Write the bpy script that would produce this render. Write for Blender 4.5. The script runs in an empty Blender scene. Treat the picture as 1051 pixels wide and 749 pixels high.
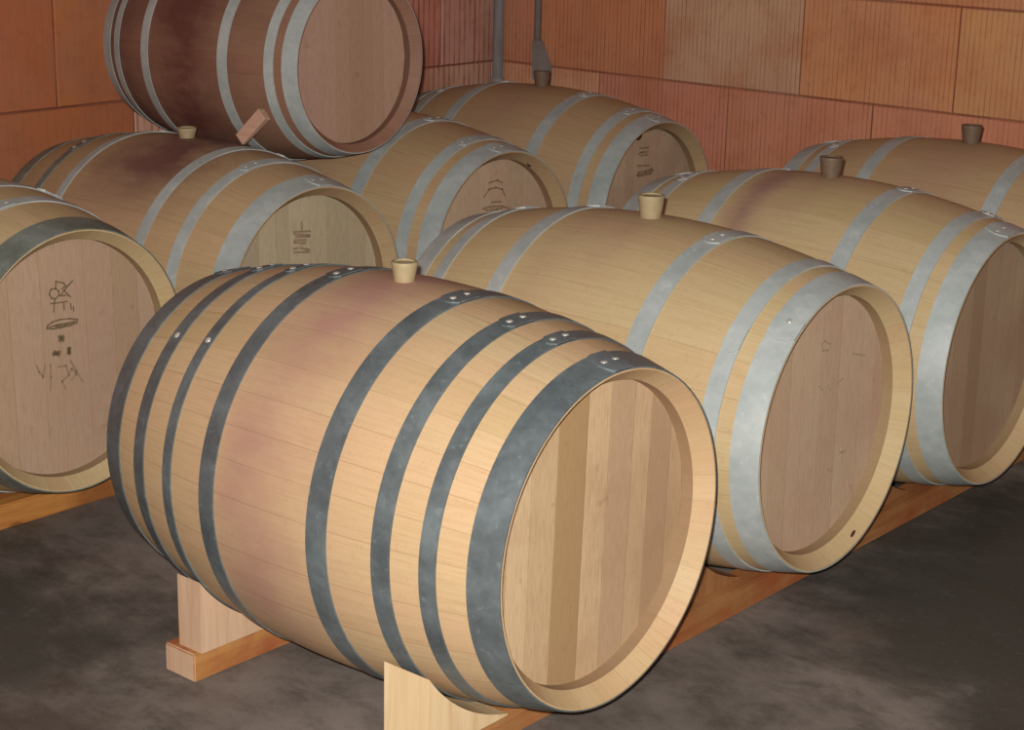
import bpy, bmesh, math, random
from mathutils import Vector, Matrix
PI = math.pi
SC = bpy.context.scene
COL = SC.collection
ZA = 0.39                      # height of a barrel axis above the floor
L, RH, RB = 0.95, 0.2842, 0.3505
XW, YW = -2.133, 2.700         # planes of the two walls

# ------------------------------------------------------------------ helpers
def srgb(r, g, b):
    f = lambda c: (c/255/12.92) if c <= 10 else (((c/255)+.055)/1.055)**2.4
    return (f(r), f(g), f(b), 1)

def mul(c, k): return (c[0]*k[0], c[1]*k[1], c[2]*k[2], 1)

def obj(name, bm, mat, parent=None):
    me = bpy.data.meshes.new(name)
    bm.normal_update(); bm.to_mesh(me); bm.free()
    o = bpy.data.objects.new(name, me); COL.objects.link(o)
    if mat: me.materials.append(mat)
    if parent: o.parent = parent
    return o

def thing(name, label, cat, loc, rz=0, group=None):
    o = bpy.data.objects.new(name, None); COL.objects.link(o)
    o.empty_display_size = .1
    o.location = loc; o.rotation_euler = (0, 0, rz)
    return tag(o, label, cat, group)

def tag(o, label, cat, group=None):
    o['label'] = label; o['category'] = cat
    if group: o['group'] = group
    return o

class NT:
    """small node-tree writer"""
    def __init__(s, name):
        s.m = bpy.data.materials.new(name); s.m.use_nodes = True
        s.t = s.m.node_tree; s.t.nodes.clear()
        s.out = s.t.nodes.new('ShaderNodeOutputMaterial')
        s.b = s.t.nodes.new('ShaderNodeBsdfPrincipled')
        s.t.links.new(s.b.outputs[0], s.out.inputs[0])
    def n(s, typ, **kw):
        nd = s.t.nodes.new('ShaderNode'+typ)
        for k, v in kw.items(): setattr(nd, k, v)
        return nd
    def set(s, sock, v):
        if isinstance(v, bpy.types.NodeSocket): s.t.links.new(v, sock)
        else: sock.default_value = v
    def math(s, op, a, b=0.0, c=0.0, clamp=False):
        nd = s.n('Math', operation=op); nd.use_clamp = clamp
        for i, v in enumerate((a, b, c)): s.set(nd.inputs[i], v)
        return nd.outputs[0]
    def mix(s, f, a, b, mode='MIX'):
        nd = s.n('Mix', data_type='RGBA', blend_type=mode)
        s.set(nd.inputs[0], f); s.set(nd.inputs[6], a); s.set(nd.inputs[7], b)
        return nd.outputs[2]
    def ramp(s, f, stops):
        nd = s.n('ValToRGB'); e = nd.color_ramp.elements
        while len(e) < len(stops): e.new(.5)
        for i, (p, c) in enumerate(stops):
            e[i].position = p; e[i].color = c if isinstance(c, tuple) else (c, c, c, 1)
        s.set(nd.inputs[0], f); return nd.outputs[0]
    def rng(s, v, a, b, c, d, smooth=False):
        nd = s.n('MapRange'); nd.clamp = True
        if smooth: nd.interpolation_type = 'SMOOTHSTEP'
        for i, x in enumerate((v, a, b, c, d)): s.set(nd.inputs[i], x)
        return nd.outputs[0]
    def coord(s): return s.n('TexCoord').outputs['Object']
    def sep(s, v):
        nd = s.n('SeparateXYZ'); s.set(nd.inputs[0], v); return nd.outputs
    def comb(s, x=0., y=0., z=0.):
        nd = s.n('CombineXYZ')
        for i, v in enumerate((x, y, z)): s.set(nd.inputs[i], v)
        return nd.outputs[0]
    def vmul(s, v, k):
        nd = s.n('VectorMath', operation='MULTIPLY'); s.set(nd.inputs[0], v); nd.inputs[1].default_value = k
        return nd.outputs[0]
    def vadd(s, v, k):
        nd = s.n('VectorMath', operation='ADD'); s.set(nd.inputs[0], v); s.set(nd.inputs[1], k)
        return nd.outputs[0]
    def noise(s, v, scale, detail=4., rough=.55, dist=0.):
        nd = s.n('TexNoise'); s.set(nd.inputs['Vector'], v)
        nd.inputs['Scale'].default_value = scale; nd.inputs['Detail'].default_value = detail
        nd.inputs['Roughness'].default_value = rough; nd.inputs['Distortion'].default_value = dist
        return nd.outputs[0]
    def white(s, v):
        nd = s.n('TexWhiteNoise', noise_dimensions='1D'); s.set(nd.inputs['W'], v); return nd.outputs[0]
    def bump(s, h, strength=.3, dist=.002):
        nd = s.n('Bump'); nd.inputs['Strength'].default_value = strength; nd.inputs['Distance'].default_value = dist
        s.set(nd.inputs['Height'], h); s.t.links.new(nd.outputs[0], s.b.inputs['Normal'])
    def fin(s, col, rough=.6, metal=0., spec=.35):
        s.set(s.b.inputs['Base Color'], col); s.set(s.b.inputs['Roughness'], rough)
        s.set(s.b.inputs['Metallic'], metal); s.set(s.b.inputs['Specular IOR Level'], spec)
        return s.m

def rough_cfg(): pass

# ------------------------------------------------------------------ materials
def mat_staves(name, c_a, c_b, seed, stains=(), rz=RB, sz=1.0, contrast=.5):
    """oak staves; UV.x runs in staves round the barrel, UV.y along it.
    stains: (centre x, half width, strength, colour, how far down from the bung 0..1)"""
    t = NT(name)
    uv = t.sep(t.n('UVMap').outputs[0])
    co = t.coord(); xyz = t.sep(co)
    idx = t.math('FLOOR', uv[0]); fr = t.math('FRACT', uv[0])
    w = t.white(t.math('ADD', idx, seed*7.31))
    w2 = t.white(t.math('ADD', idx, seed*3.17+91))
    grain = t.noise(t.comb(t.math('MULTIPLY', uv[1], 2.2), t.math('MULTIPLY', uv[0], 4.), t.math('ADD', t.math('MULTIPLY', w, 40), seed)), 3.2, 5, .65)
    fine = t.noise(t.comb(t.math('MULTIPLY', uv[1], 5.), t.math('MULTIPLY', uv[0], 16.), seed*1.7), 4., 3, .6)
    blot = t.noise(t.vadd(t.vmul(co, (1, 1, 1)), (seed*3.3, 0, 0)), 6., 4, .6)
    col = t.mix(t.rng(w, 0, 1, .5-contrast/2, .5+contrast/2), c_a, c_b)
    dark = (c_a[0]*.72, c_a[1]*.62, c_a[2]*.5, 1)
    pink = (min(1, c_b[0]*1.0), c_b[1]*.84, c_b[2]*.86, 1)
    col = t.mix(t.rng(w2, .55, 1, 0, .5), col, pink)
    col = t.mix(t.rng(grain, .45, .8, 0, .5), col, dark)
    col = t.mix(t.rng(fine, .56, .74, 0, .35), col, dark)
    col = t.mix(t.rng(blot, .45, .75, 0, .45), col, pink)
    # transverse scraping marks of the cooper's plane
    scr = t.noise(t.comb(t.math('MULTIPLY', uv[1], 60.), t.math('MULTIPLY', uv[0], 2.), seed), 2.5, 2, .5)
    col = t.mix(t.rng(scr, .58, .75, 0, .22), col, dark)
    for (sx, sw, k, sc, down) in stains:
        wob = t.math('MULTIPLY', t.math('SUBTRACT', t.noise(t.vadd(co, (0, seed, 0)), 7., 4, .6), .5), sw*1.6)
        q = t.math('DIVIDE', t.math('SUBTRACT', t.math('ADD', xyz[0], wob), sx), sw)
        g = t.math('POWER', 2.718, t.math('MULTIPLY', t.math('MULTIPLY', q, q), -1.0))
        h = t.rng(xyz[2], rz+sz*RB*(1-2*down)-.04, rz+sz*RB*(1-2*down)+.12, 0, 1, True)
        m = t.math('MULTIPLY', t.math('MULTIPLY', g, h), t.rng(t.noise(t.vmul(co, (1, 2, 2)), 5., 5, .65), .3, .6, .45, 1))
        col = t.mix(t.math('MULTIPLY', m, k, clamp=True), col, sc)
    edge = t.math('MINIMUM', fr, t.math('SUBTRACT', 1., fr))
    seam = t.rng(edge, 0, .022, 1, 0)
    col = t.mix(t.math('MULTIPLY', seam, t.rng(w2, 0, 1, .05, .4)), col, (c_a[0]*.35, c_a[1]*.25, c_a[2]*.18, 1))
    col = t.mix(t.rng(uv[1], 1.5, 1.6, 0, .7), col, (c_a[0]*.42, c_a[1]*.36, c_a[2]*.38, 1))  # inner chime wall next to the head: contact shadow painted into the wood
    t.bump(t.math('ADD', t.math('MULTIPLY', seam, -.5), t.math('MULTIPLY', grain, .35)), .3, .0012)
    return t.fin(col, .62, 0, .3)

def mat_head(name, tones, seed, blotch=None, bk=.5, explicit=False):
    """boards of a barrel head; UV.x counts boards, UV.y runs up them"""
    t = NT(name)
    uv = t.sep(t.n('UVMap').outputs[0]); co = t.coord()
    idx = t.math('FLOOR', uv[0]); fr = t.math('FRACT', uv[0])
    w = t.white(t.math('ADD', idx, seed*5.77))
    n = len(tones)
    sel = t.math('DIVIDE', t.math('ADD', idx, .5), n) if explicit else w
    col = t.ramp(sel, [((i+.5)/n, c) for i, c in enumerate(tones)])
    grain = t.noise(t.comb(t.math('MULTIPLY', uv[0], 8.), t.math('MULTIPLY', uv[1], 2.5), t.math('ADD', t.math('MULTIPLY', w, 30), seed)), 3., 5, .65)
    c0 = tones[0]; dark = (c0[0]*.6, c0[1]*.5, c0[2]*.4, 1)
    col = t.mix(t.rng(grain, .42, .78, 0, .55), col, dark)
    fl = t.noise(t.comb(t.math('MULTIPLY', uv[0], 22.), t.math('MULTIPLY', uv[1], 9.), seed*2.), 2., 3, .6)
    col = t.mix(t.rng(fl, .6, .75, 0, .3), col, dark)
    if blotch:
        bl = t.noise(t.vadd(co, (seed*2.1, seed, 0)), 5., 4, .6)
        col = t.mix(t.rng(bl, .42, .68, 0, bk), col, blotch)
    spots = t.noise(t.vadd(co, (seed, 4, 1)), 34., 2, .5)
    col = t.mix(t.rng(spots, .70, .76, 0, .35), col, dark)
    edge = t.math('MINIMUM', fr, t.math('SUBTRACT', 1., fr))
    seam = t.rng(edge, 0, .02, 1, 0)
    col = t.mix(t.math('MULTIPLY', seam, .22), col, (c0[0]*.3, c0[1]*.22, c0[2]*.15, 1))
    t.bump(t.math('ADD', t.math('MULTIPLY', seam, -1.), t.math('MULTIPLY', grain, .3)), .3, .0012)
    return t.fin(col, .65, 0, .25)

def mat_hoop(name, base, lo, hi, metal, rough, seed, tint=None):
    t = NT(name); co = t.vadd(t.coord(), (seed, seed*.7, 0))
    a = t.noise(co, 9., 5, .65); b = t.noise(co, 60., 3, .6)
    v = t.n('TexVoronoi'); t.set(v.inputs['Vector'], co); v.inputs['Scale'].default_value = 70.
    sp = t.sep(v.outputs['Color'])[0]
    col = t.mix(t.rng(a, .3, .7, 0, 1), lo, hi)
    col = t.mix(.35, col, base)
    col = t.mix(t.rng(sp, 0, 1, 0, .3), col, lo)
    col = t.mix(t.rng(b, .62, .72, 0, .5), col, hi)
    if tint: col = t.mix(t.rng(t.noise(co, 5., 3, .5), .5, .7, 0, .7), col, tint)
    t.bump(t.math('ADD', a, t.math('MULTIPLY', b, .3)), .15, .002)
    return t.fin(col, t.rng(a, .3, .7, rough-.08, rough+.12), metal, .5)

def mat_plain(name, c, c2, scale=20., rough=.6, metal=0., spec=.3, stretch=(1, 1, 1)):
    t = NT(name); co = t.vmul(t.coord(), stretch)
    a = t.noise(co, scale, 4, .6)
    col = t.mix(t.rng(a, .35, .7, 0, 1), c, c2)
    t.bump(a, .15, .002)
    return t.fin(col, rough, metal, spec)

def mat_timber(name, c, c2, stain=None, axis='Y', seed=0):
    t = NT(name); co = t.vadd(t.coord(), (seed, seed*.3, seed*.9))
    k = (16, 1.3, 16) if axis == 'Y' else (1.3, 16, 16) if axis == 'X' else (16, 16, 1.3)
    g = t.noise(t.vmul(co, k), 2.5, 5, .65, .6)
    col = t.mix(t.rng(g, .35, .68, 0, 1), c, c2)
    big = t.noise(co, 4.5, 4, .6)
    if stain: col = t.mix(t.rng(big, .42, .62, 0, .75), col, stain)
    kn = t.n('TexVoronoi'); t.set(kn.inputs['Vector'], t.vmul(co, (1, .5, 1))); kn.inputs['Scale'].default_value = 9.
    col = t.mix(t.rng(kn.outputs['Distance'], .07, .11, .6, 0), col, (c2[0]*.35, c2[1]*.25, c2[2]*.2, 1))
    t.bump(g, .3, .002)
    return t.fin(col, .7, 0, .2)

def mat_wall(name, rot, k=(1, 1, 1)):
    """clay blocks: colour per block from the face colour, fine vertical grooves"""
    t = NT(name); co = t.coord(); s = t.sep(co)
    u = s[0] if rot == 0 else s[1]
    at = t.n('Attribute', attribute_name='block'); bc = at.outputs['Color']; gk = at.outputs['Alpha']
    wob = t.math('MULTIPLY', t.noise(t.comb(u, 0, s[2]), 2.5, 2, .5), .004)
    ph = t.math('MULTIPLY', t.math('ADD', u, wob), 2*PI/(.0165 if rot == 0 else .026))
    sn = t.math('SINE', ph)
    groove = t.rng(sn, .25, .95, 0, 1, True)
    brk = t.rng(t.noise(t.comb(t.math('MULTIPLY', u, 14.), 0, t.math('MULTIPLY', s[2], 2.2)), 2.2, 3, .6), .38, .6, .15, 1)
    groove = t.math('MULTIPLY', t.math('MULTIPLY', groove, brk), gk)
    a = t.noise(t.vadd(co, (2, 5, 1)), 3.2, 5, .6); b = t.noise(co, 26., 4, .65)
    col = t.mix(t.rng(a, .35, .68, 0, .5), bc, mul(srgb(178, 120, 92), k))
    col = t.mix(t.rng(t.noise(t.vadd(co, (9, 1, 4)), 5., 4, .6), .45, .7, 0, .5), col, mul(srgb(172, 96, 62), k))
    col = t.mix(t.rng(b, .55, .75, 0, .25), col, mul(srgb(120, 66, 44), k))
    col = t.mix(t.math('MULTIPLY', groove, .3 if rot == 0 else .62), col, srgb(112, 58, 40))
    wh = t.noise(t.vadd(co, (3, 3, 8)), 14., 3, .6)
    col = t.mix(t.rng(wh, .72, .8, 0, .45), col, srgb(190, 165, 145))
    t.bump(t.math('ADD', t.math('MULTIPLY', groove, -1.), t.math('MULTIPLY', b, .25)), .5, .004)
    return t.fin(col, .85, 0, .12)

def mat_floor():
    t = NT('damp_concrete'); co = t.coord()
    a = t.noise(co, 1.5, 7, .66, .15); b = t.noise(t.vmul(co, (1, 1.5, 1)), 7., 8, .74, .25); f = t.noise(co, 70., 3, .6)
    col = t.ramp(a, [(.32, srgb(92, 82, 74)), (.5, srgb(112, 101, 93)), (.66, srgb(126, 114, 106))])
    s = t.sep(co)
    def patch(cx, cy, r, soft):
        dx = t.math('SUBTRACT', s[0], cx); dy = t.math('SUBTRACT', s[1], cy)
        d = t.math('SQRT', t.math('ADD', t.math('MULTIPLY', dx, dx), t.math('MULTIPLY', dy, dy)))
        d = t.math('ADD', d, t.math('MULTIPLY', t.math('SUBTRACT', a, .5), 1.6))
        d = t.math('ADD', d, t.math('MULTIPLY', t.math('SUBTRACT', b, .5), .5))
        return t.rng(d, r-soft, r+soft, 1, 0, True)
    painted_falloff = t.math('MAXIMUM', patch(1.25, 1.35, 1.05, .3), patch(-.75, -.75, .55, .25))  # ragged dark areas at right and left: flash falloff painted into the floor colour
    col = t.mix(t.math('MULTIPLY', painted_falloff, .85), col, srgb(58, 56, 50))
    col = t.mix(t.rng(b, .34, .52, .5, 0), col, srgb(62, 56, 50))
    col = t.mix(t.rng(b, .6, .76, 0, .35), col, srgb(136, 124, 116))
    col = t.mix(t.rng(f, .6, .75, 0, .2), col, srgb(132, 122, 112))
    wine = t.noise(t.vadd(co, (4, 2, 0)), 2.3, 4, .6)
    col = t.mix(t.rng(wine, .56, .68, 0, .35), col, srgb(84, 66, 58))
    rough = t.rng(b, .35, .65, .5, .85)
    t.bump(t.math('ADD', t.math('MULTIPLY', b, .6), t.math('MULTIPLY', f, .3)), .35, .004)
    return t.fin(col, rough, 0, .22)

# ------------------------------------------------------------------ barrel pieces
def rad(x): return RH+(RB-RH)*(1-(x/(L/2))**2)

def stave_edges(rnd, n):
    w = [rnd.uniform(.72, 1.3) for _ in range(n)]; k = 2*PI/sum(w); a = rnd.uniform(0, .3); e = []
    for x in w: e.append(a); a += x*k
    return e+[a]

def revolve_staves(rnd, s, n=30, sub=5):
    """outer skin, end grain, chamfer and inner chime wall of both ends, one mesh"""
    bm = bmesh.new(); uvl = bm.loops.layers.uv.new('UVMap')
    prof = []
    NX = 30
    h = L/2
    prof.append((-h+.062, RH-.0262, 0)); prof.append((-h+.031, RH-.0245, 0)); prof.append((-h, RH-.0028, 0))
    for i in range(NX+1):
        x = -h+L*i/NX; prof.append((x, rad(x), 1))
    prof.append((h, RH-.0028, 0)); prof.append((h-.031, RH-.0245, 0)); prof.append((h-.062, RH-.0262, 0))
    E = stave_edges(rnd, n); ang = []; us = []
    for i in range(n):
        for k in range(sub):
            ang.append(E[i]+(E[i+1]-E[i])*k/sub); us.append(i+k/sub)
    us.append(float(n)); M = len(ang)
    V = [[bm.verts.new((x*s, r*s*math.cos(a), r*s*math.sin(a))) for a in ang] for x, r, _ in prof]
    for j in range(len(prof)-1):
        sharp = not (prof[j][2] and prof[j+1][2])
        for i in range(M):
            f = bm.faces.new((V[j][i], V[j][(i+1) % M], V[j+1][(i+1) % M], V[j+1][i]))
            f.smooth = True
            q = ((us[i], j), (us[i+1], j), (us[i+1], j+1), (us[i], j+1))
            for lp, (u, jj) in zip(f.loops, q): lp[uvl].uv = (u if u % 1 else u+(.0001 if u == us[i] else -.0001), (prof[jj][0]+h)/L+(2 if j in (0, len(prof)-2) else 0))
    bm.faces.ensure_lookup_table()
    bmesh.ops.recalc_face_normals(bm, faces=bm.faces[:])
    for j in (1, 2, 3, len(prof)-4, len(prof)-3, len(prof)-2):
        for i in range(M):
            e = bm.edges.get((V[j][i], V[j][(i+1) % M]))
            if e: e.smooth = False
    return bm

def head_disc(rnd, s, side, n=9, tilt=0.0, widths=None):
    """slightly thick board disc; boards stand up the head"""
    bm = bmesh.new(); uvl = bm.loops.layers.uv.new('UVMap')
    R = (RH-.0258)*s; x1 = side*.4212*s; x0 = side*.397*s
    w = widths or [rnd.uniform(.7, 1.35) for _ in range(n)]; k = 2*R/sum(w); y = -R; cols = []
    for i, q in enumerate(w):
        m = 6
        for j in range(m): cols.append((y+q*k*j/m, i+j/m))
        y += q*k
    cols.append((R, float(n)))
    ct, st = math.cos(tilt), math.sin(tilt)
    def P(y, z, x): return (x, y*ct-z*st, y*st+z*ct)
    rows = 12; top = []
    for (yy, u) in cols:
        zz = math.sqrt(max(0, R*R-yy*yy)); top.append((yy, zz, u))
    F = []
    for (yy, zz, u) in top:
        F.append([bm.verts.new(P(yy, -zz+2*zz*j/rows, x1)) for j in range(rows+1)])
    B = [bm.verts.new(P(t[0], -t[1], x0)) for t in top], [bm.verts.new(P(t[0], t[1], x0)) for t in top]
    def face(vs, uvs):
        f = bm.faces.new(vs)
        for lp, q in zip(f.loops, uvs): lp[uvl].uv = q
    for i in range(len(top)-1):
        ua, ub = top[i][2]+1e-4, top[i+1][2]-1e-4
        for j in range(rows):
            va, vb = (F[i][j].co.z/R, F[i][j+1].co.z/R)
            vc, vd = (F[i+1][j+1].co.z/R, F[i+1][j].co.z/R)
            face((F[i][j], F[i+1][j], F[i+1][j+1], F[i][j+1]), ((ua, va), (ub, vd), (ub, vc), (ua, vb)))
        face((B[0][i], B[0][i+1], F[i+1][0], F[i][0]), ((ua, 0), (ub, 0), (ub, 0), (ua, 0)))
        face((B[1][i+1], B[1][i], F[i][rows], F[i+1][rows]), ((ub, 1), (ua, 1), (ua, 1), (ub, 1)))
        face((B[0][i+1], B[0][i], B[1][i], B[1][i+1]), ((ub, 0), (ua, 0), (ua, 1), (ub, 1)))
    bmesh.ops.remove_doubles(bm, verts=bm.verts[:], dist=1e-6)
    bmesh.ops.recalc_face_normals(bm, faces=bm.faces[:])
    return bm

def hoop_bm(xa, xb, s, lap, th=.0028, span=.17):
    """sheet-metal hoop following the taper, with its riveted overlap"""
    bm = bmesh.new(); N = 120
    xs = [xa+(xb-xa)*k/4 for k in range(5)]
    outer = [(x, rad(x)+th) for x in xs]; inner = [(x, rad(x)-.0008) for x in xs]
    ring = outer+inner[::-1]
    V = []
    for i in range(N):
        a = 2*PI*i/N; ca, sa = math.cos(a), math.sin(a)
        V.append([bm.verts.new((x*s, r*s*ca, r*s*sa)) for x, r in ring])
    K = len(ring)
    for i in range(N):
        for k in range(K):
            f = bm.faces.new((V[i][k], V[(i+1) % N][k], V[(i+1) % N][(k+1) % K], V[i][(k+1) % K])); f.smooth = True
            e = bm.edges.get((V[i][k], V[(i+1) % N][k]))
            if e and k in (0, 4, 5, 9): e.smooth = False
    # overlap: a second thickness over a short arc, its visible end cut to a curve
    A = []; n = 14
    for i in range(n+1):
        row = []
        for k, x in enumerate(xs):
            u = k/4*2-1; a0 = lap-span/2; a1 = lap+span/2+.035*(1-u*u)-.02
            a = a0+(a1-a0)*i/n; r = rad(x)+th+.0024
            row.append((x*s, r*s*math.cos(a), r*s*math.sin(a), (rad(x)+th*.6)*s, a))
        A.append(row)
    T = [[bm.verts.new(p[:3]) for p in row] for row in A]
    U = [[bm.verts.new((p[0], p[3]*math.cos(p[4]), p[3]*math.sin(p[4]))) for p in row] for row in A]
    for i in range(n):
        for k in range(4):
            f = bm.faces.new((T[i][k], T[i+1][k], T[i+1][k+1], T[i][k+1])); f.smooth = True
            bm.faces.new((U[i][k], U[i][k+1], U[i+1][k+1], U[i+1][k]))
        bm.faces.new((T[i][0], U[i][0], U[i+1][0], T[i+1][0])); bm.faces.new((T[i][4], T[i+1][4], U[i+1][4], U[i][4]))
    for k in range(4):
        bm.faces.new((T[0][k], T[0][k+1], U[0][k+1], U[0][k])); bm.faces.new((T[n][k], U[n][k], U[n][k+1], T[n][k+1]))
    bmesh.ops.recalc_face_normals(bm, faces=bm.faces[:])
    return bm

def dome_bm(r, h):
    bm = bmesh.new(); pr = [(r, 0), (r*.95, h*.45), (r*.7, h*.8), (r*.35, h*.97)]; N = 14
    V = [[bm.verts.new((q*math.cos(2*PI*i/N), q*math.sin(2*PI*i/N), z)) for i in range(N)] for q, z in pr]
    c = bm.verts.new((0, 0, h))
    for j in range(3):
        for i in range(N): bm.faces.new((V[j][i], V[j][(i+1) % N], V[j+1][(i+1) % N], V[j+1][i])).smooth = True
    for i in range(N): bm.faces.new((V[3][i], V[3][(i+1) % N], c)).smooth = True
    bm.faces.new(V[0][::-1])
    return bm

def lathe(pr, N=28):
    bm = bmesh.new()
    V = [[bm.verts.new((r*math.cos(2*PI*i/N), r*math.sin(2*PI*i/N), z)) for i in range(N)] for r, z in pr]
    for j in range(len(pr)-1):
        for i in range(N): bm.faces.new((V[j][i], V[j][(i+1) % N], V[j+1][(i+1) % N], V[j+1][i]))
    bm.faces.new(V[0][::-1]); bm.faces.new(V[-1])
    bmesh.ops.recalc_face_normals(bm, faces=bm.faces[:])
    return bm

def stroke_bm(strokes, w, x, zoff):
    """ink lines on a head: ribbons lying on the wood"""
    bm = bmesh.new()
    for st in strokes:
        pts = [Vector((x, p[0], p[1]+zoff)) for p in st]
        for a, b in zip(pts[:-1], pts[1:]):
            d = (b-a); l = d.length
            if l < 1e-6: continue
            d /= l; nrm = Vector((0, -d.z, d.y))*w/2; e = d*w*.35
            q = [a-e-nrm*.75, a-e+nrm*.75, b+e+nrm*.75, b+e-nrm*.75]
            lo = [bm.verts.new(v-Vector((.0008, 0, 0))) for v in q]; hi = [bm.verts.new(v) for v in q]
            bm.faces.new(hi); bm.faces.new(lo[::-1])
            for k in range(4): bm.faces.new((lo[k], lo[(k+1) % 4], hi[(k+1) % 4], hi[k]))
    bmesh.ops.recalc_face_normals(bm, faces=bm.faces[:])
    return bm

def smooth_all(bm):
    for f in bm.faces: f.smooth = True
    return bm

def box_bm(x0, x1, y0, y1, z0, z1, bevel=.002, seg=2):
    bm = bmesh.new()
    bmesh.ops.create_cube(bm, size=1)
    bmesh.ops.scale(bm, vec=(x1-x0, y1-y0, z1-z0), verts=bm.verts[:])
    bmesh.ops.translate(bm, vec=((x0+x1)/2, (y0+y1)/2, (z0+z1)/2), verts=bm.verts[:])
    if bevel: bmesh.ops.bevel(bm, geom=bm.edges[:], offset=bevel, segments=seg, affect='EDGES')
    return bm

# ------------------------------------------------------------------ shared materials
M = {}
M['dark_hoop'] = mat_hoop('gunmetal_hoop', srgb(88, 94, 95), srgb(66, 71, 72), srgb(120, 128, 128), .22, .42, 1.)
M['galv_hoop'] = mat_hoop('galvanised_hoop', srgb(164, 168, 164), srgb(140, 146, 142), srgb(184, 186, 180), .12, .55, 3.)
M['green_hoop'] = mat_hoop('tarnished_hoop', srgb(106, 110, 98), srgb(86, 92, 82), srgb(150, 156, 150), .25, .5, 5., srgb(92, 98, 80))
M['rivet'] = mat_plain('bright_rivet', srgb(190, 186, 174), srgb(214, 210, 200), 40., .35, .5, .5)
M['bung_pale'] = mat_plain('pale_bung', srgb(158, 140, 106), srgb(138, 120, 88), 30., .6)
M['bung_dark'] = mat_plain('brown_bung', srgb(112, 92, 72), srgb(92, 72, 56), 30., .55)
M['ink'] = mat_plain('brown_ink', srgb(104, 86, 62), srgb(122, 100, 74), 30., .8)
M['faint'] = mat_plain('faded_ink', srgb(134, 110, 86), srgb(150, 124, 98), 40., .8)
M['chock'] = mat_timber('chock_pine', srgb(208, 182, 142), srgb(192, 160, 118), None, 'Z', 2.)
M['chock_pink'] = mat_timber('chock_pine_end', srgb(192, 162, 132), srgb(176, 138, 110), None, 'Z', 5.)
M['beam'] = mat_timber('beam_brown', srgb(164, 116, 70), srgb(138, 90, 50), srgb(142, 66, 36), 'Y', 1.)
M['beam_back'] = mat_timber('beam_orange', srgb(176, 128, 72), srgb(150, 94, 50), srgb(138, 66, 44), 'Y', 3.)
M['beam_left'] = mat_timber('beam_yellow', srgb(184, 128, 66), srgb(150, 92, 42), srgb(116, 66, 34), 'Y', 6.)
M['chock_brown'] = mat_timber('chock_brown', srgb(156, 108, 68), srgb(132, 86, 50), srgb(110, 66, 42), 'Z', 11.)
M['wedge'] = mat_timber('wedge_wood', srgb(184, 146, 124), srgb(168, 128, 106), None, 'X', 8.)
M['pipe'] = mat_plain('grey_pipe', srgb(150, 144, 140), srgb(128, 122, 120), 12., .5, 0., .4, (4, 4, .6))
M['conduit'] = mat_plain('grey_conduit', srgb(120, 110, 102), srgb(142, 130, 126), 12., .6, 0., .4)
M['pale_ink'] = mat_plain('washed_out_ink', srgb(158, 134, 110), srgb(168, 144, 118), 40., .8)
M['knot'] = mat_plain('knot_hole', srgb(70, 40, 30), srgb(96, 52, 40), 60., .9)
M['tar'] = mat_plain('black_drip', srgb(44, 36, 30), srgb(58, 46, 38), 60., .6)

WINE = srgb(120, 66, 66); PINK = srgb(152, 112, 98); DARKWINE = srgb(82, 46, 42)
H6 = [(-.4747, -.42, 'H'), (-.389, -.355, 'Q'), (-.21, -.17, 'B'), (.17, .21, 'B'), (.355, .389, 'Q'), (.42, .4747, 'H')]
H6F = [(-.4747, -.414, 'H'), (-.315, -.285, 'Q'), (-.195, -.166, 'B'), (.166, .195, 'B'), (.285, .315, 'Q'), (.414, .4747, 'H')]
H8 = [(-.4747, -.422, 'H'), (-.361, -.327, 'Q'), (-.259, -.233, 'Q'), (-.146, -.107, 'B'), (.118, .160, 'B'), (.25, .284, 'Q'), (.338, .367, 'Q'), (.42, .4747, 'H')]
T_pale = [srgb(206, 168, 124), srgb(216, 180, 138), srgb(196, 154, 106), srgb(210, 172, 132), srgb(186, 144, 98)]
T_A = [srgb(176, 148, 112), srgb(192, 164, 128), srgb(182, 154, 118), srgb(156, 126, 88), srgb(190, 160, 124), srgb(176, 146, 116), srgb(186, 156, 122), srgb(166, 136, 106), srgb(178, 148, 114)]
T_pale = [mul(c, (.72, .84, .95)) for c in T_pale]
T_grey = [srgb(186, 152, 122), srgb(192, 158, 128), srgb(180, 146, 116), srgb(188, 150, 122)]
T_grey = [mul(c, (1, 1.12, 1.18)) for c in T_grey]

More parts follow.
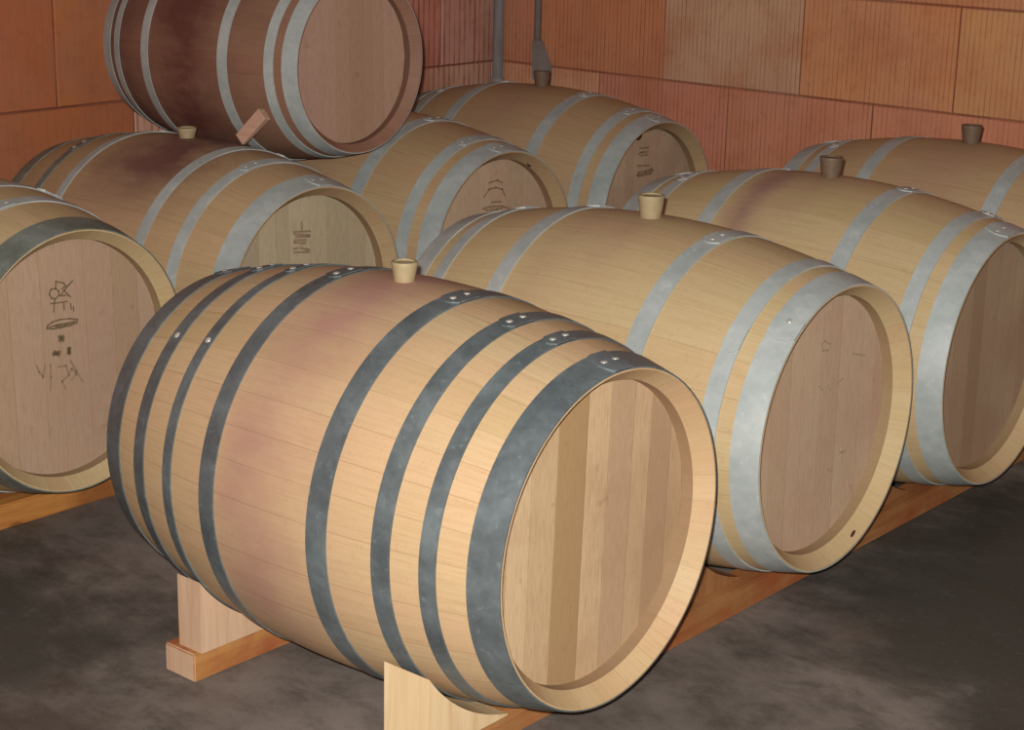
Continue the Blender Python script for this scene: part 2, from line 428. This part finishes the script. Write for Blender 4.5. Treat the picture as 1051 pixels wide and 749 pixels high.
BAR = {}
def barrel(key, x, y, z, yaw, label, hoops, hmat, wood, stains, tones, blotch, bung, laps, s=1.0, seed=1, boards=9, tilt=.02, pitch=0., bk=.5, contrast=.5, bd=.056, bh=.043, widths=None):
    rnd = random.Random(seed)
    root = thing('wine_barrel', label, 'barrel', (x, y, z-RB*s), yaw, 'oak barrels in the cellar')
    root.rotation_euler = (0, pitch, yaw)
    up = Matrix.Translation((0, 0, RB*s))
    def put(name, bm, mat, par=root):
        bm.transform(up); return obj(name, bm, mat, par)
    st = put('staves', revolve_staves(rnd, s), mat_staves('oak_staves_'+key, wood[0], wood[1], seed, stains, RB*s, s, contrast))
    put('barrel_head', head_disc(rnd, s, 1, boards, tilt, widths), mat_head('head_boards_'+key, tones, seed+.5, blotch, bk, widths is not None))
    put('barrel_head', head_disc(rnd, s, -1, boards, -tilt), mat_head('rear_head_boards_'+key, tones, seed+3.5, blotch, bk))
    for i, (xa, xb, kind) in enumerate(hoops):
        lap = math.radians(laps[i % len(laps)])
        hm = hmat if not isinstance(hmat, dict) else hmat.get((kind, xa > 0), hmat['*'])
        h = put('hoop', hoop_bm(xa, xb, s, lap), M[hm])
        xm = (xa+xb)/2; r = rad(xm)+.0050
        angs = [lap-.055, lap+.045]
        if key == 'front' and i in (1, 2): angs.append(math.radians(134))
        for a in angs:
            bm = dome_bm(.0062*s, .0022*s)
            nrm = Vector((0, math.cos(a), math.sin(a)))
            rr = r if a < 2.2 else r-.0024
            mt = Matrix.Translation(Vector((xm, nrm.y*rr, nrm.z*rr))*s) @ nrm.to_track_quat('Z', 'Y').to_matrix().to_4x4()
            bm.transform(mt); put('rivet', bm, M['rivet'], h)
    if bung:
        k = bd/2*s
        bm = smooth_all(lathe([(k*.78, -.012), (k*.80, .004), (k*.97, bh-.004), (k, bh), (k*.96, bh+.003), (k*.80, bh+.003), (k*.76, bh), (.002, bh-.001)]))
        for e in bm.edges:
            if len(e.link_faces) == 2 and e.calc_face_angle(0) > .6: e.smooth = False
        bm.transform(Matrix.Translation((0, 0, RB*s))); put('bung', bm, M[bung])
    for (mk, w, strokes) in MARKS.get(key[-1] if key in ('rowE', 'rowF', 'rowG', 'rowH', 'rowB') else '', []):
        for st in strokes: put('stamped_mark', stroke_bm([st], w, .4220, 0), M[mk])
    BAR[key] = root
    return root

# ------------------------------------------------------------------ the barrels
MARKS={'E':[('ink',0.0042,[[[-0.027,0.135],[-0.0328,0.1451],[-0.028,0.1542],[-0.0171,0.155],[-0.0084,0.1476],[-0.0073,0.1383],[-0.0174,0.1324],[-0.027,0.135]],[[-0.0141,0.1699],[-0.0162,0.153]],[[-0.0141,0.169],[0.0051,0.1629],[0.0112,0.1555],[0.001,0.15]],[[0.0292,0.1633],[0.0177,0.1553],[0.0063,0.1463],[-0.0041,0.1364]],[[0.0063,0.1463],[0.0165,0.1336],[0.0217,0.1299]],[[-0.0041,0.1364],[0.0089,0.1349]],[[-0.0298,0.1237],[-0.0094,0.1218]],[[-0.0197,0.131],[-0.0234,0.1044]],[[-0.005,0.1219],[0.0124,0.1206]],[[0.0036,0.1203],[0.0038,0.1039]],[[0.0208,0.1144],[0.0223,0.1022]],[[0.0281,0.1058],[0.0286,0.0965]]]),('ink',0.0045,[[[-0.0427,0.0716],[-0.0424,0.0765],[-0.0285,0.083],[-0.0067,0.0847],[0.0179,0.0819],[0.0375,0.0763],[0.0348,0.0694],[0.018,0.0662],[-0.0078,0.0666],[-0.0294,0.0681],[-0.0427,0.0716]],[[-0.0372,0.0732],[-0.0155,0.0745],[0.0091,0.0734],[0.0312,0.0738]],[[-0.0211,0.071],[0.0034,0.0699],[0.0283,0.0707]]]),('ink',0.011,[[[-0.0116,0.0476],[-0.0034,0.039]],[[-0.003,0.0458],[-0.011,0.0396]],[[-0.029,0.0119],[-0.0147,0.0136]],[[-0.0266,0.016],[-0.0167,0.0084]],[[0.0096,0.016],[0.0124,0.0061]],[[0.0129,0.0162],[0.0091,0.0077]]]),('faint',0.006,[[[-0.0743,-0.0039],[-0.0688,-0.0189],[-0.0599,-0.0323],[-0.054,-0.0059]],[[-0.039,-0.0091],[-0.0396,-0.0367],[-0.0424,-0.064]],[[-0.0183,-0.0181],[0.0009,-0.0199],[0.0079,-0.0424],[-0.011,-0.0523],[-0.0022,-0.0721]],[[0.0136,-0.0109],[0.0277,-0.0373],[0.044,-0.0654]],[[0.0098,-0.0382],[0.0158,-0.0301],[0.0273,-0.0443],[0.0156,-0.0535]]])],'F':[('faint',0.007,[[[-0.0306,0.1732],[0.023,0.1669]],[[-0.029,0.1673],[0.0211,0.1573]],[[-0.0239,0.1594],[0.021,0.1542]],[[-0.0292,0.152],[0.0087,0.1473]],[[-0.0293,0.1463],[0.0069,0.1398]],[[-0.0313,0.1318],[-0.0192,0.1312]],[[-0.0089,0.1296],[0.0188,0.1215]],[[-0.0297,0.1225],[0.0188,0.1158]],[[-0.0045,0.1919],[-0.004,0.1764]]])],'G':[('faint',0.007,[[[-0.0369,0.1263],[-0.0099,0.1284],[0.0451,0.1225],[0.0789,0.1106]],[[-0.0259,0.1205],[0.0233,0.1167],[0.0453,0.1166]],[[-0.0323,0.1581],[-0.0112,0.1769],[0.016,0.1785],[0.0437,0.17],[0.0553,0.1503]],[[-0.0117,0.1949],[0.0209,0.1981],[0.0431,0.1882]],[[0.0007,0.1393],[0.0392,0.1364]]])],'H':[('faint',0.008,[[[-0.0476,0.1217],[-0.0413,0.129],[-0.0071,0.1289],[0.0272,0.1321],[0.0346,0.126],[0.0214,0.1174],[-0.0199,0.1163],[-0.0439,0.1181],[-0.0476,0.1217]],[[-0.0374,0.1221],[-0.0066,0.1224],[0.0277,0.1256]],[[-0.0453,0.1856],[-0.0286,0.1897],[0.0024,0.1875]],[[-0.0313,0.18],[0.003,0.1786]],[[-0.0397,0.203],[0.0048,0.2009]],[[-0.0496,0.1501],[0.0124,0.1444]]])],'B':[('pale_ink',0.005,[[[-0.0028,0.162],[0.0094,0.1657],[0.0276,0.1561],[0.0235,0.1447],[0.0034,0.1472],[-0.0028,0.162]],[[0.0099,0.2237],[0.027,0.2017]],[[-0.0013,0.078],[0.0144,0.0654]],[[0.0305,0.0727],[0.0467,0.0584]],[[0.0671,0.0672],[0.0911,0.0723]],[[0.0959,-0.0854],[0.1259,-0.088]],[[0.055,-0.1072],[0.0712,-0.1193]],[[0.1094,-0.0767],[0.1068,-0.1002]],[[0.0364,-0.1623],[0.0416,-0.1798]],[[0.0751,-0.1686],[0.0811,-0.1913]],[[0.1181,0.119],[0.1724,0.1042]]])]}
def mulp(p, k): return tuple(mul(c, k) for c in p)
WA = mulp((srgb(200, 160, 110), srgb(216, 178, 130)), (.70, .775, .86)); WB = mulp((srgb(196, 152, 98), srgb(208, 166, 114)), (.76, .95, 1.18))
WF = mulp((srgb(188, 142, 98), srgb(198, 154, 110)), (.76, .93, 1.04)); WI = mulp((srgb(140, 100, 76), srgb(156, 114, 86)), (.86, .9, 1.02))
barrel('front', 0, 0, ZA, 0, 'pale oak barrel with eight dark gunmetal hoops, nearest the camera, standing on chocks', H8, 'dark_hoop', WA,
    [(-.02, .12, .75, PINK, .9), (0, .05, .7, srgb(160, 112, 104), .12)], T_A, srgb(150, 118, 86), 'bung_pale', [91, 92, 93, 94, 92, 93, 92, 90], seed=4, boards=9, tilt=-.03, bk=.4, widths=[.9, 1.0, 1.15, 1.35, 1.1, 1.2, .9, 1.1, .8], bd=.047, bh=.031, contrast=.7)
barrel('rowB', -.0366, .7671, ZA, -.002, 'oak barrel with knot hole low in its rim, right beside the nearest barrel', H6, 'galv_hoop', WB,
    [(0, .05, .5, PINK, .12), (-.1, .05, .25, PINK, .5)], T_grey, srgb(176, 132, 112), 'bung_pale', [70, 82, 78, 96, 138, 128], seed=9, boards=10, contrast=.45)
barrel('third', -.0308, 1.4713, ZA, -.005, 'oak barrel with purple wine streak beside its brown bung, head cut by the right edge', H6, 'galv_hoop', WB,
    [(-.10, .045, .8, srgb(136, 98, 92), .55), (0, .05, .4, PINK, .15)], [srgb(170, 148, 120), srgb(160, 136, 108), srgb(176, 152, 126), srgb(148, 124, 98)], srgb(146, 112, 92), 'bung_dark', [80, 100, 70, 85, 75, 95], seed=15)
barrel('fourth', -.0444, 2.2125, ZA, -.002, 'farthest right oak barrel beside the block wall, only its top and brown bung showing', H6, 'galv_hoop', WF,
    [(0, .12, .4, PINK, .3)], T_grey, None, 'bung_dark', [80, 100, 70, 85, 75, 95], seed=22)
barrel('rowE', -1.4576, .0146, ZA, .034, 'leftmost oak barrel with dark stamped signs and three dots on its head', H6F, {('H', True): 'green_hoop', '*': 'galv_hoop'}, WB,
    [(0, .06, .4, PINK, .2)], [mul(c, (.7, .79, .88)) for c in (srgb(196, 154, 122), srgb(200, 160, 126), srgb(190, 150, 114))], srgb(162, 130, 106), 'bung_pale', [60, 110, 75, 62, 100, 130], seed=31, boards=8)
barrel('rowF', -1.4734, .7388, ZA, .009, 'wine-stained oak barrel directly under the small dark barrel, between leftmost barrel and its neighbour', H6F, {('H', False): 'green_hoop', ('Q', False): 'green_hoop', '*': 'galv_hoop'}, WF,
    [(.06, .15, 1.2, DARKWINE, .2), (-.02, .17, .4, PINK, .55)], [mul(c, (.87, 1.06, 1.25)) for c in (srgb(184, 154, 112), srgb(168, 136, 108), srgb(178, 142, 106), srgb(190, 158, 120))], None, 'bung_pale', [70, 110, 75, 60, 100, 85], seed=43, boards=9, bd=.05, bh=.022)
barrel('rowG', -1.5085, 1.4781, ZA, .003, 'oak barrel half hidden behind the knot-holed one, dark nick on its rim', H6, 'galv_hoop', WF,
    [(0, .07, .5, PINK, .3)], T_grey, None, 'bung_dark', [80, 112, 95, 88, 100, 92], seed=52)
barrel('rowH', -1.5532, 2.2509, ZA, .013, 'oak barrel in the room corner below the two pipes, black drip on its front hoop', H6, 'galv_hoop', WF,
    [(0, .1, .35, PINK, .3)], T_grey, srgb(150, 118, 100), 'bung_dark', [70, 100, 80, 92, 96, 90], seed=61)
barrel('small', -1.58, 1.087, ZA+.5336, .014, 'small dark wine-soaked barrel lying on top of the back row', H6, 'galv_hoop', WI,
    [(-.01, .15, 1.1, srgb(92, 54, 46), 1.0), (-.3, .14, .9, srgb(98, 68, 58), 1.0), (.22, .12, .35, srgb(96, 74, 54), 1.0)], [srgb(168, 134, 116), srgb(176, 142, 118), srgb(160, 128, 104)], None, 'bung_dark', [40, 70, 60, 20, 60, 75], s=.80, seed=77, boards=9, contrast=.8)

# marks that belong to single barrels
bB, bG, bH = BAR['rowB'], BAR['rowG'], BAR['rowH']
def rim_spot(root, name, ang, r, w, h, mat, x):
    bm = dome_bm(1, .3); bm.transform(Matrix.Diagonal((h, w, .003, 1)))
    a = math.radians(ang)
    bm.transform(Matrix.Translation((x, r*math.cos(a), r*math.sin(a)+RB)) @ Matrix.Rotation(a-PI/2, 4, 'X') @ Matrix.Rotation(PI/2, 4, 'Y'))
    return obj(name, bm, mat, root)
rim_spot(bB, 'knot_hole', -68, RH-.017, .010, .006, M['knot'], L/2-.009)
rim_spot(bG, 'rim_nick', 62, RH-.022, .011, .004, M['tar'], L/2-.026)
rim_spot(bH, 'black_drip', 112, RH-.014, .016, .010, M['tar'], L/2-.014)

# ------------------------------------------------------------------ timber under the barrels
def beam(x0, x1, y0, y1, h, mat, label):
    bm = box_bm(-(x1-x0)/2, (x1-x0)/2, 0, y1-y0, 0, h, .003)
    o = obj('timber_beam', bm, mat); o.location = ((x0+x1)/2, y0, 0)
    o.data.materials.append(M['chock_pink'])
    for p in o.data.polygons:
        if abs(p.normal.y) > .9: p.material_index = 1          # sawn ends
    tag(o, label, 'beam', 'beams carrying the barrels'); return o
beam(.243, .308, -.278, 2.62, .055, M['beam'], 'brown timber beam on the floor under the front heads of the right-hand row of barrels')
beam(-.325, -.243, -.288, 2.62, .055, M['beam_back'], 'orange-red stained timber beam whose cut end shows behind the nearest barrel at lower left')
beam(-1.208, -1.13, -.6, 2.62, .057, M['beam_left'], 'yellow-brown timber beam under the head of the leftmost barrel')

def chock(x0, x1, yc, side, mat, label, yo=.276, cx=0.):
    """sawn wedge: upright outer face, inner face cut to the curve of the barrel"""
    xm = min(abs(x0-cx), abs(x1-cx)); R = rad(xm)+.0045
    zt = ZA-math.sqrt(R*R-yo*yo)
    pts = [(-yo, .0555), (-yo, zt)]
    a0 = math.atan2(zt-ZA, -yo) % (2*PI); ze = .0555
    a1 = (2*PI-math.acos(0)) - math.acos(min(1, (ZA-ze-.004)/R))
    n = 12
    for i in range(1, n+1):
        a = a0+(a1-a0)*i/n; pts.append((R*math.cos(a), ZA+R*math.sin(a)))
    pts.append((pts[-1][0], .0555))
    bm = bmesh.new(); w = (x1-x0)/2
    A = [bm.verts.new((-w, side*-p[0], p[1])) for p in pts]; B = [bm.verts.new((w, side*-p[0], p[1])) for p in pts]
    bm.faces.new(A); bm.faces.new(B[::-1])
    for i in range(len(pts)):
        j = (i+1) % len(pts); bm.faces.new((A[i], B[i], B[j], A[j]))
    bmesh.ops.recalc_face_normals(bm, faces=bm.faces[:])
    y0 = side*yo
    bm.transform(Matrix.Translation((0, -y0, -.0555)))
    o = obj('wooden_chock', bm, mat); o.location = ((x0+x1)/2, yc+y0, .0555)
    return tag(o, label, 'chock', 'chocks wedging the barrels')
chock(-.298, -.236, 0, -1, M['chock_pink'], 'pinkish wooden chock at lower left, upright on the orange-red beam end', cx=0)
chock(.223, .323, 0, -1, M['chock'], 'pale yellow wooden chock at the bottom edge of the photo, under the nearest barrel', cx=0)
chock(.19, .28, .767, -1, M['chock_brown'], 'brown wooden chock peeping out between the nearest barrel rim and its right neighbour', yo=.255, cx=-.037)
chock(.19, .28, 1.471, -1, M['chock_brown'], 'brown wooden chock in shade right of the knot-holed barrel', yo=.255, cx=-.031)

# wedge holding the small barrel
def wedge(p0, p1, width, thick, mat, label):
    p0, p1 = Vector(p0), Vector(p1); d = p1-p0; l = d.length; d.normalize()
    n = Vector((.45, -.75, .48)); n = (n-d*n.dot(d)).normalized(); b = d.cross(n)
    bm = bmesh.new(); q = [(0, .25), (0, 1), (1, 1), (1, .0)]
    prof = [(0, -thick*.12), (0, thick*.35), (l, thick*.5), (l, -thick*.5)]
    A = [bm.verts.new(d*s+n*t-b*width/2) for s, t in prof]; B = [bm.verts.new(d*s+n*t+b*width/2) for s, t in prof]
    bm.faces.new(A); bm.faces.new(B[::-1])
    for i in range(4): bm.faces.new((A[i], B[i], B[(i+1) % 4], A[(i+1) % 4]))
    bmesh.ops.recalc_face_normals(bm, faces=bm.faces[:])
    bmesh.ops.bevel(bm, geom=bm.edges[:], offset=.002, segments=1, affect='EDGES')
    o = obj('wooden_wedge', bm, mat); o.location = p0
    return tag(o, label, 'wedge')
wedge((-1.334, .796, ZA+.354), (-1.268, .818, ZA+.425), .034, .026, M['wedge'], 'small pinkish wooden wedge jammed under the small dark barrel')

# ------------------------------------------------------------------ walls, floor
def wall(name, rot, u0, u1, ujoint, zl, mat, tint, seed):
    rnd = random.Random(seed); bm = bmesh.new(); cl = bm.loops.layers.float_color.new('block')
    BW, BH, g = .5285, .3115, .0022
    def quad(a, b, z0, z1, d0, d1, col):
        # one block: face plus four bevelled edges down to the joint
        e = .003
        def P(u, z, d): return (u, -d, z) if rot == 0 else (d, u, z)
        o = [bm.verts.new(P(*q, d0)) for q in ((a, z0), (b, z0), (b, z1), (a, z1))]
        i = [bm.verts.new(P(*q, d1)) for q in ((a+e, z0+e), (b-e, z0+e), (b-e, z1-e), (a+e, z1-e))]
        fs = [bm.faces.new(i)]+[bm.faces.new((o[k], o[(k+1) % 4], i[(k+1) % 4], i[k])) for k in range(4)]
        for f in fs:
            for lp in f.loops: lp[cl] = col
    def back(a, b, z0, z1):
        def P(u, z): return (u, .004, z) if rot == 0 else (-.004, u, z)
        def Q(u, z): return (u, .12, z) if rot == 0 else (-.12, u, z)
        f = [bm.verts.new(P(*q)) for q in ((a, z0), (b, z0), (b, z1), (a, z1))]; k = [bm.verts.new(Q(*q)) for q in ((a, z0), (b, z0), (b, z1), (a, z1))]
        fs = [bm.faces.new(f), bm.faces.new(k[::-1])]+[bm.faces.new((f[i], k[i], k[(i+1) % 4], f[(i+1) % 4])) for i in range(4)]
        for q in fs:
            for lp in q.loops: lp[cl] = (*srgb(104, 62, 46)[:3], 0)
    row0 = -int(zl//BH)-1
    for r in range(row0, 8):
        z0 = max(0, zl+r*BH); z1 = zl+(r+1)*BH
        if z1 < .02: continue
        off = ujoint+(0 if r % 2 == 0 else BW/2)
        k = math.floor((u0-off)/BW)
        while off+k*BW < u1:
            a = max(u0, off+k*BW); b = min(u1, off+(k+1)*BW)
            if b-a > .01:
                c, gr = tint(r, k, rnd)
                quad(a+g, b-g, z0+g, z1-g, -.004, 0, (*c[:3], gr))
            k += 1
    back(u0, u1, 0, zl+8*BH)
    bmesh.ops.recalc_face_normals(bm, faces=bm.faces[:])
    o = obj(name, bm, mat); o['kind'] = 'structure'
    return o
def jig(c, rnd, k=.06): return tuple(x*(1+rnd.uniform(-k, k)) for x in c[:3])
def tint_r(r, k, rnd):
    base = rnd.choice([srgb(196, 124, 84), srgb(200, 130, 98), srgb(190, 116, 84)]); g = rnd.uniform(.55, 1)
    if r == 0: base, g = {0: (srgb(192, 146, 112), .8), 1: (srgb(202, 132, 84), .75), -1: (srgb(196, 118, 76), .9), 2: (srgb(200, 134, 86), .8)}.get(k, (base, g))
    if r == -1: base, g = {0: (srgb(198, 122, 90), .8), -1: (srgb(196, 120, 90), .9), 1: (srgb(200, 122, 90), .6), -2: (srgb(206, 142, 104), .9)}.get(k, (base, g))
    return jig(mul(base, (1., 1.12, 1.2)), rnd, .03), g
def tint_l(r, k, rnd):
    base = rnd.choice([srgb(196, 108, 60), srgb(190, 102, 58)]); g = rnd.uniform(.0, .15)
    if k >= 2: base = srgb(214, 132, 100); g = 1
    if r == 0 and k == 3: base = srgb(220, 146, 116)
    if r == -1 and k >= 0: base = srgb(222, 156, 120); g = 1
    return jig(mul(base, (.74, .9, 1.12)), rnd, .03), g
wr = wall('wall_right', 0, 0, 5.2, .726, ZA+.3469, mat_wall('clay_blocks', 0, (1, 1.1, 1.2)), tint_r, 3); wr.location = (XW, YW, 0)
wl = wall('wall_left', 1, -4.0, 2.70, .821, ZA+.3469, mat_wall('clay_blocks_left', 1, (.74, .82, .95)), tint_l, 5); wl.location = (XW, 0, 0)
fl = obj('floor', box_bm(XW-.12, 3.1, -4.0, YW+.12, -.12, 0, 0), mat_floor()); fl['kind'] = 'structure'

def tube_bm(pts, N=16):
    """pts: (x, y, z, radius)"""
    bm = bmesh.new(); V = []
    for x, y, z, r in pts: V.append([bm.verts.new((x+r*math.cos(2*PI*i/N), y+r*math.sin(2*PI*i/N), z)) for i in range(N)])
    for j in range(len(V)-1):
        for i in range(N): bm.faces.new((V[j][i], V[j][(i+1) % N], V[j+1][(i+1) % N], V[j+1][i])).smooth = True
    bm.faces.new(V[0][::-1]); bm.faces.new(V[-1])
    bmesh.ops.recalc_face_normals(bm, faces=bm.faces[:])
    return bm
pp = obj('wall_pipe', tube_bm([(0, 0, 0, .019), (0, 0, .62, .019), (0, 0, .62, .023), (0, 0, .68, .023), (0, 0, .68, .019), (0, 0, 2.6, .019)]), M['pipe'])
pp.location = (XW+.027, YW-.026, 0); tag(pp, 'thick grey pipe running down the corner where the walls meet', 'pipe')
cd = thing('wall_conduit', 'thin grey conduit on the right wall ending in a wider fitting behind the corner barrel', 'conduit', (-1.925, YW-.016, ZA+.30))
obj('conduit_tube', tube_bm([(-.01, 0, .12, .0115), (-.01, 0, 2.0, .0115)]), M['conduit'], cd)
fb = bmesh.new()
za = [(.015, .034, 0), (.015, .036, .05), (.0, .024, .10), (-.008, .016, .135)]
VV = [[fb.verts.new((cx+dx*w_, dy, z_)) for dx, dy in ((-1, -.016), (1, -.016), (1, .0145), (-1, .0145))] for cx, w_, z_ in za]
for j in range(3):
    for i in range(4): fb.faces.new((VV[j][i], VV[j][(i+1) % 4], VV[j+1][(i+1) % 4], VV[j+1][i]))
fb.faces.new(VV[0][::-1]); fb.faces.new(VV[-1])
bmesh.ops.recalc_face_normals(fb, faces=fb.faces[:]); bmesh.ops.bevel(fb, geom=fb.edges[:], offset=.003, segments=2, affect='EDGES')
obj('end_fitting', fb, M['conduit'], cd)

# ------------------------------------------------------------------ camera and light
CAM = (2.07610576, -2.167578, 1.06404956+ZA); yaw, pitch, roll, F = 2.27166972, -.280026237, .0219611254, 1829.03976
fwd = Vector((math.cos(yaw)*math.cos(pitch), math.sin(yaw)*math.cos(pitch), math.sin(pitch)))
r0 = Vector((math.sin(yaw), -math.cos(yaw), 0)); u0 = r0.cross(fwd)
rt = r0*math.cos(roll)+u0*math.sin(roll); ut = -r0*math.sin(roll)+u0*math.cos(roll)
cam = bpy.data.cameras.new('camera'); co = bpy.data.objects.new('camera', cam); COL.objects.link(co)
mw = Matrix((rt, ut, -fwd)).transposed().to_4x4(); mw.translation = CAM; co.matrix_world = mw
cam.sensor_fit = 'HORIZONTAL'; cam.sensor_width = 36; cam.lens = 36*F/1051; cam.clip_start = .05
SC.camera = co
fd = bpy.data.lights.new('flash', 'POINT'); fd.energy = 620; fd.shadow_soft_size = .018; fd.color = (1, .985, .96)
fo = bpy.data.objects.new('flash', fd); COL.objects.link(fo); fo.location = Vector(CAM)+rt*-.035+ut*.055
w = bpy.data.worlds.new('cellar_air'); SC.world = w; w.use_nodes = True
bg = w.node_tree.nodes['Background']; bg.inputs[0].default_value = (.9, .92, 1, 1); bg.inputs[1].default_value = .09
SC.view_settings.view_transform = 'Standard'; SC.view_settings.look = 'None'
SC.view_settings.exposure = 0; SC.view_settings.gamma = 1; SC.view_settings.use_curve_mapping = False
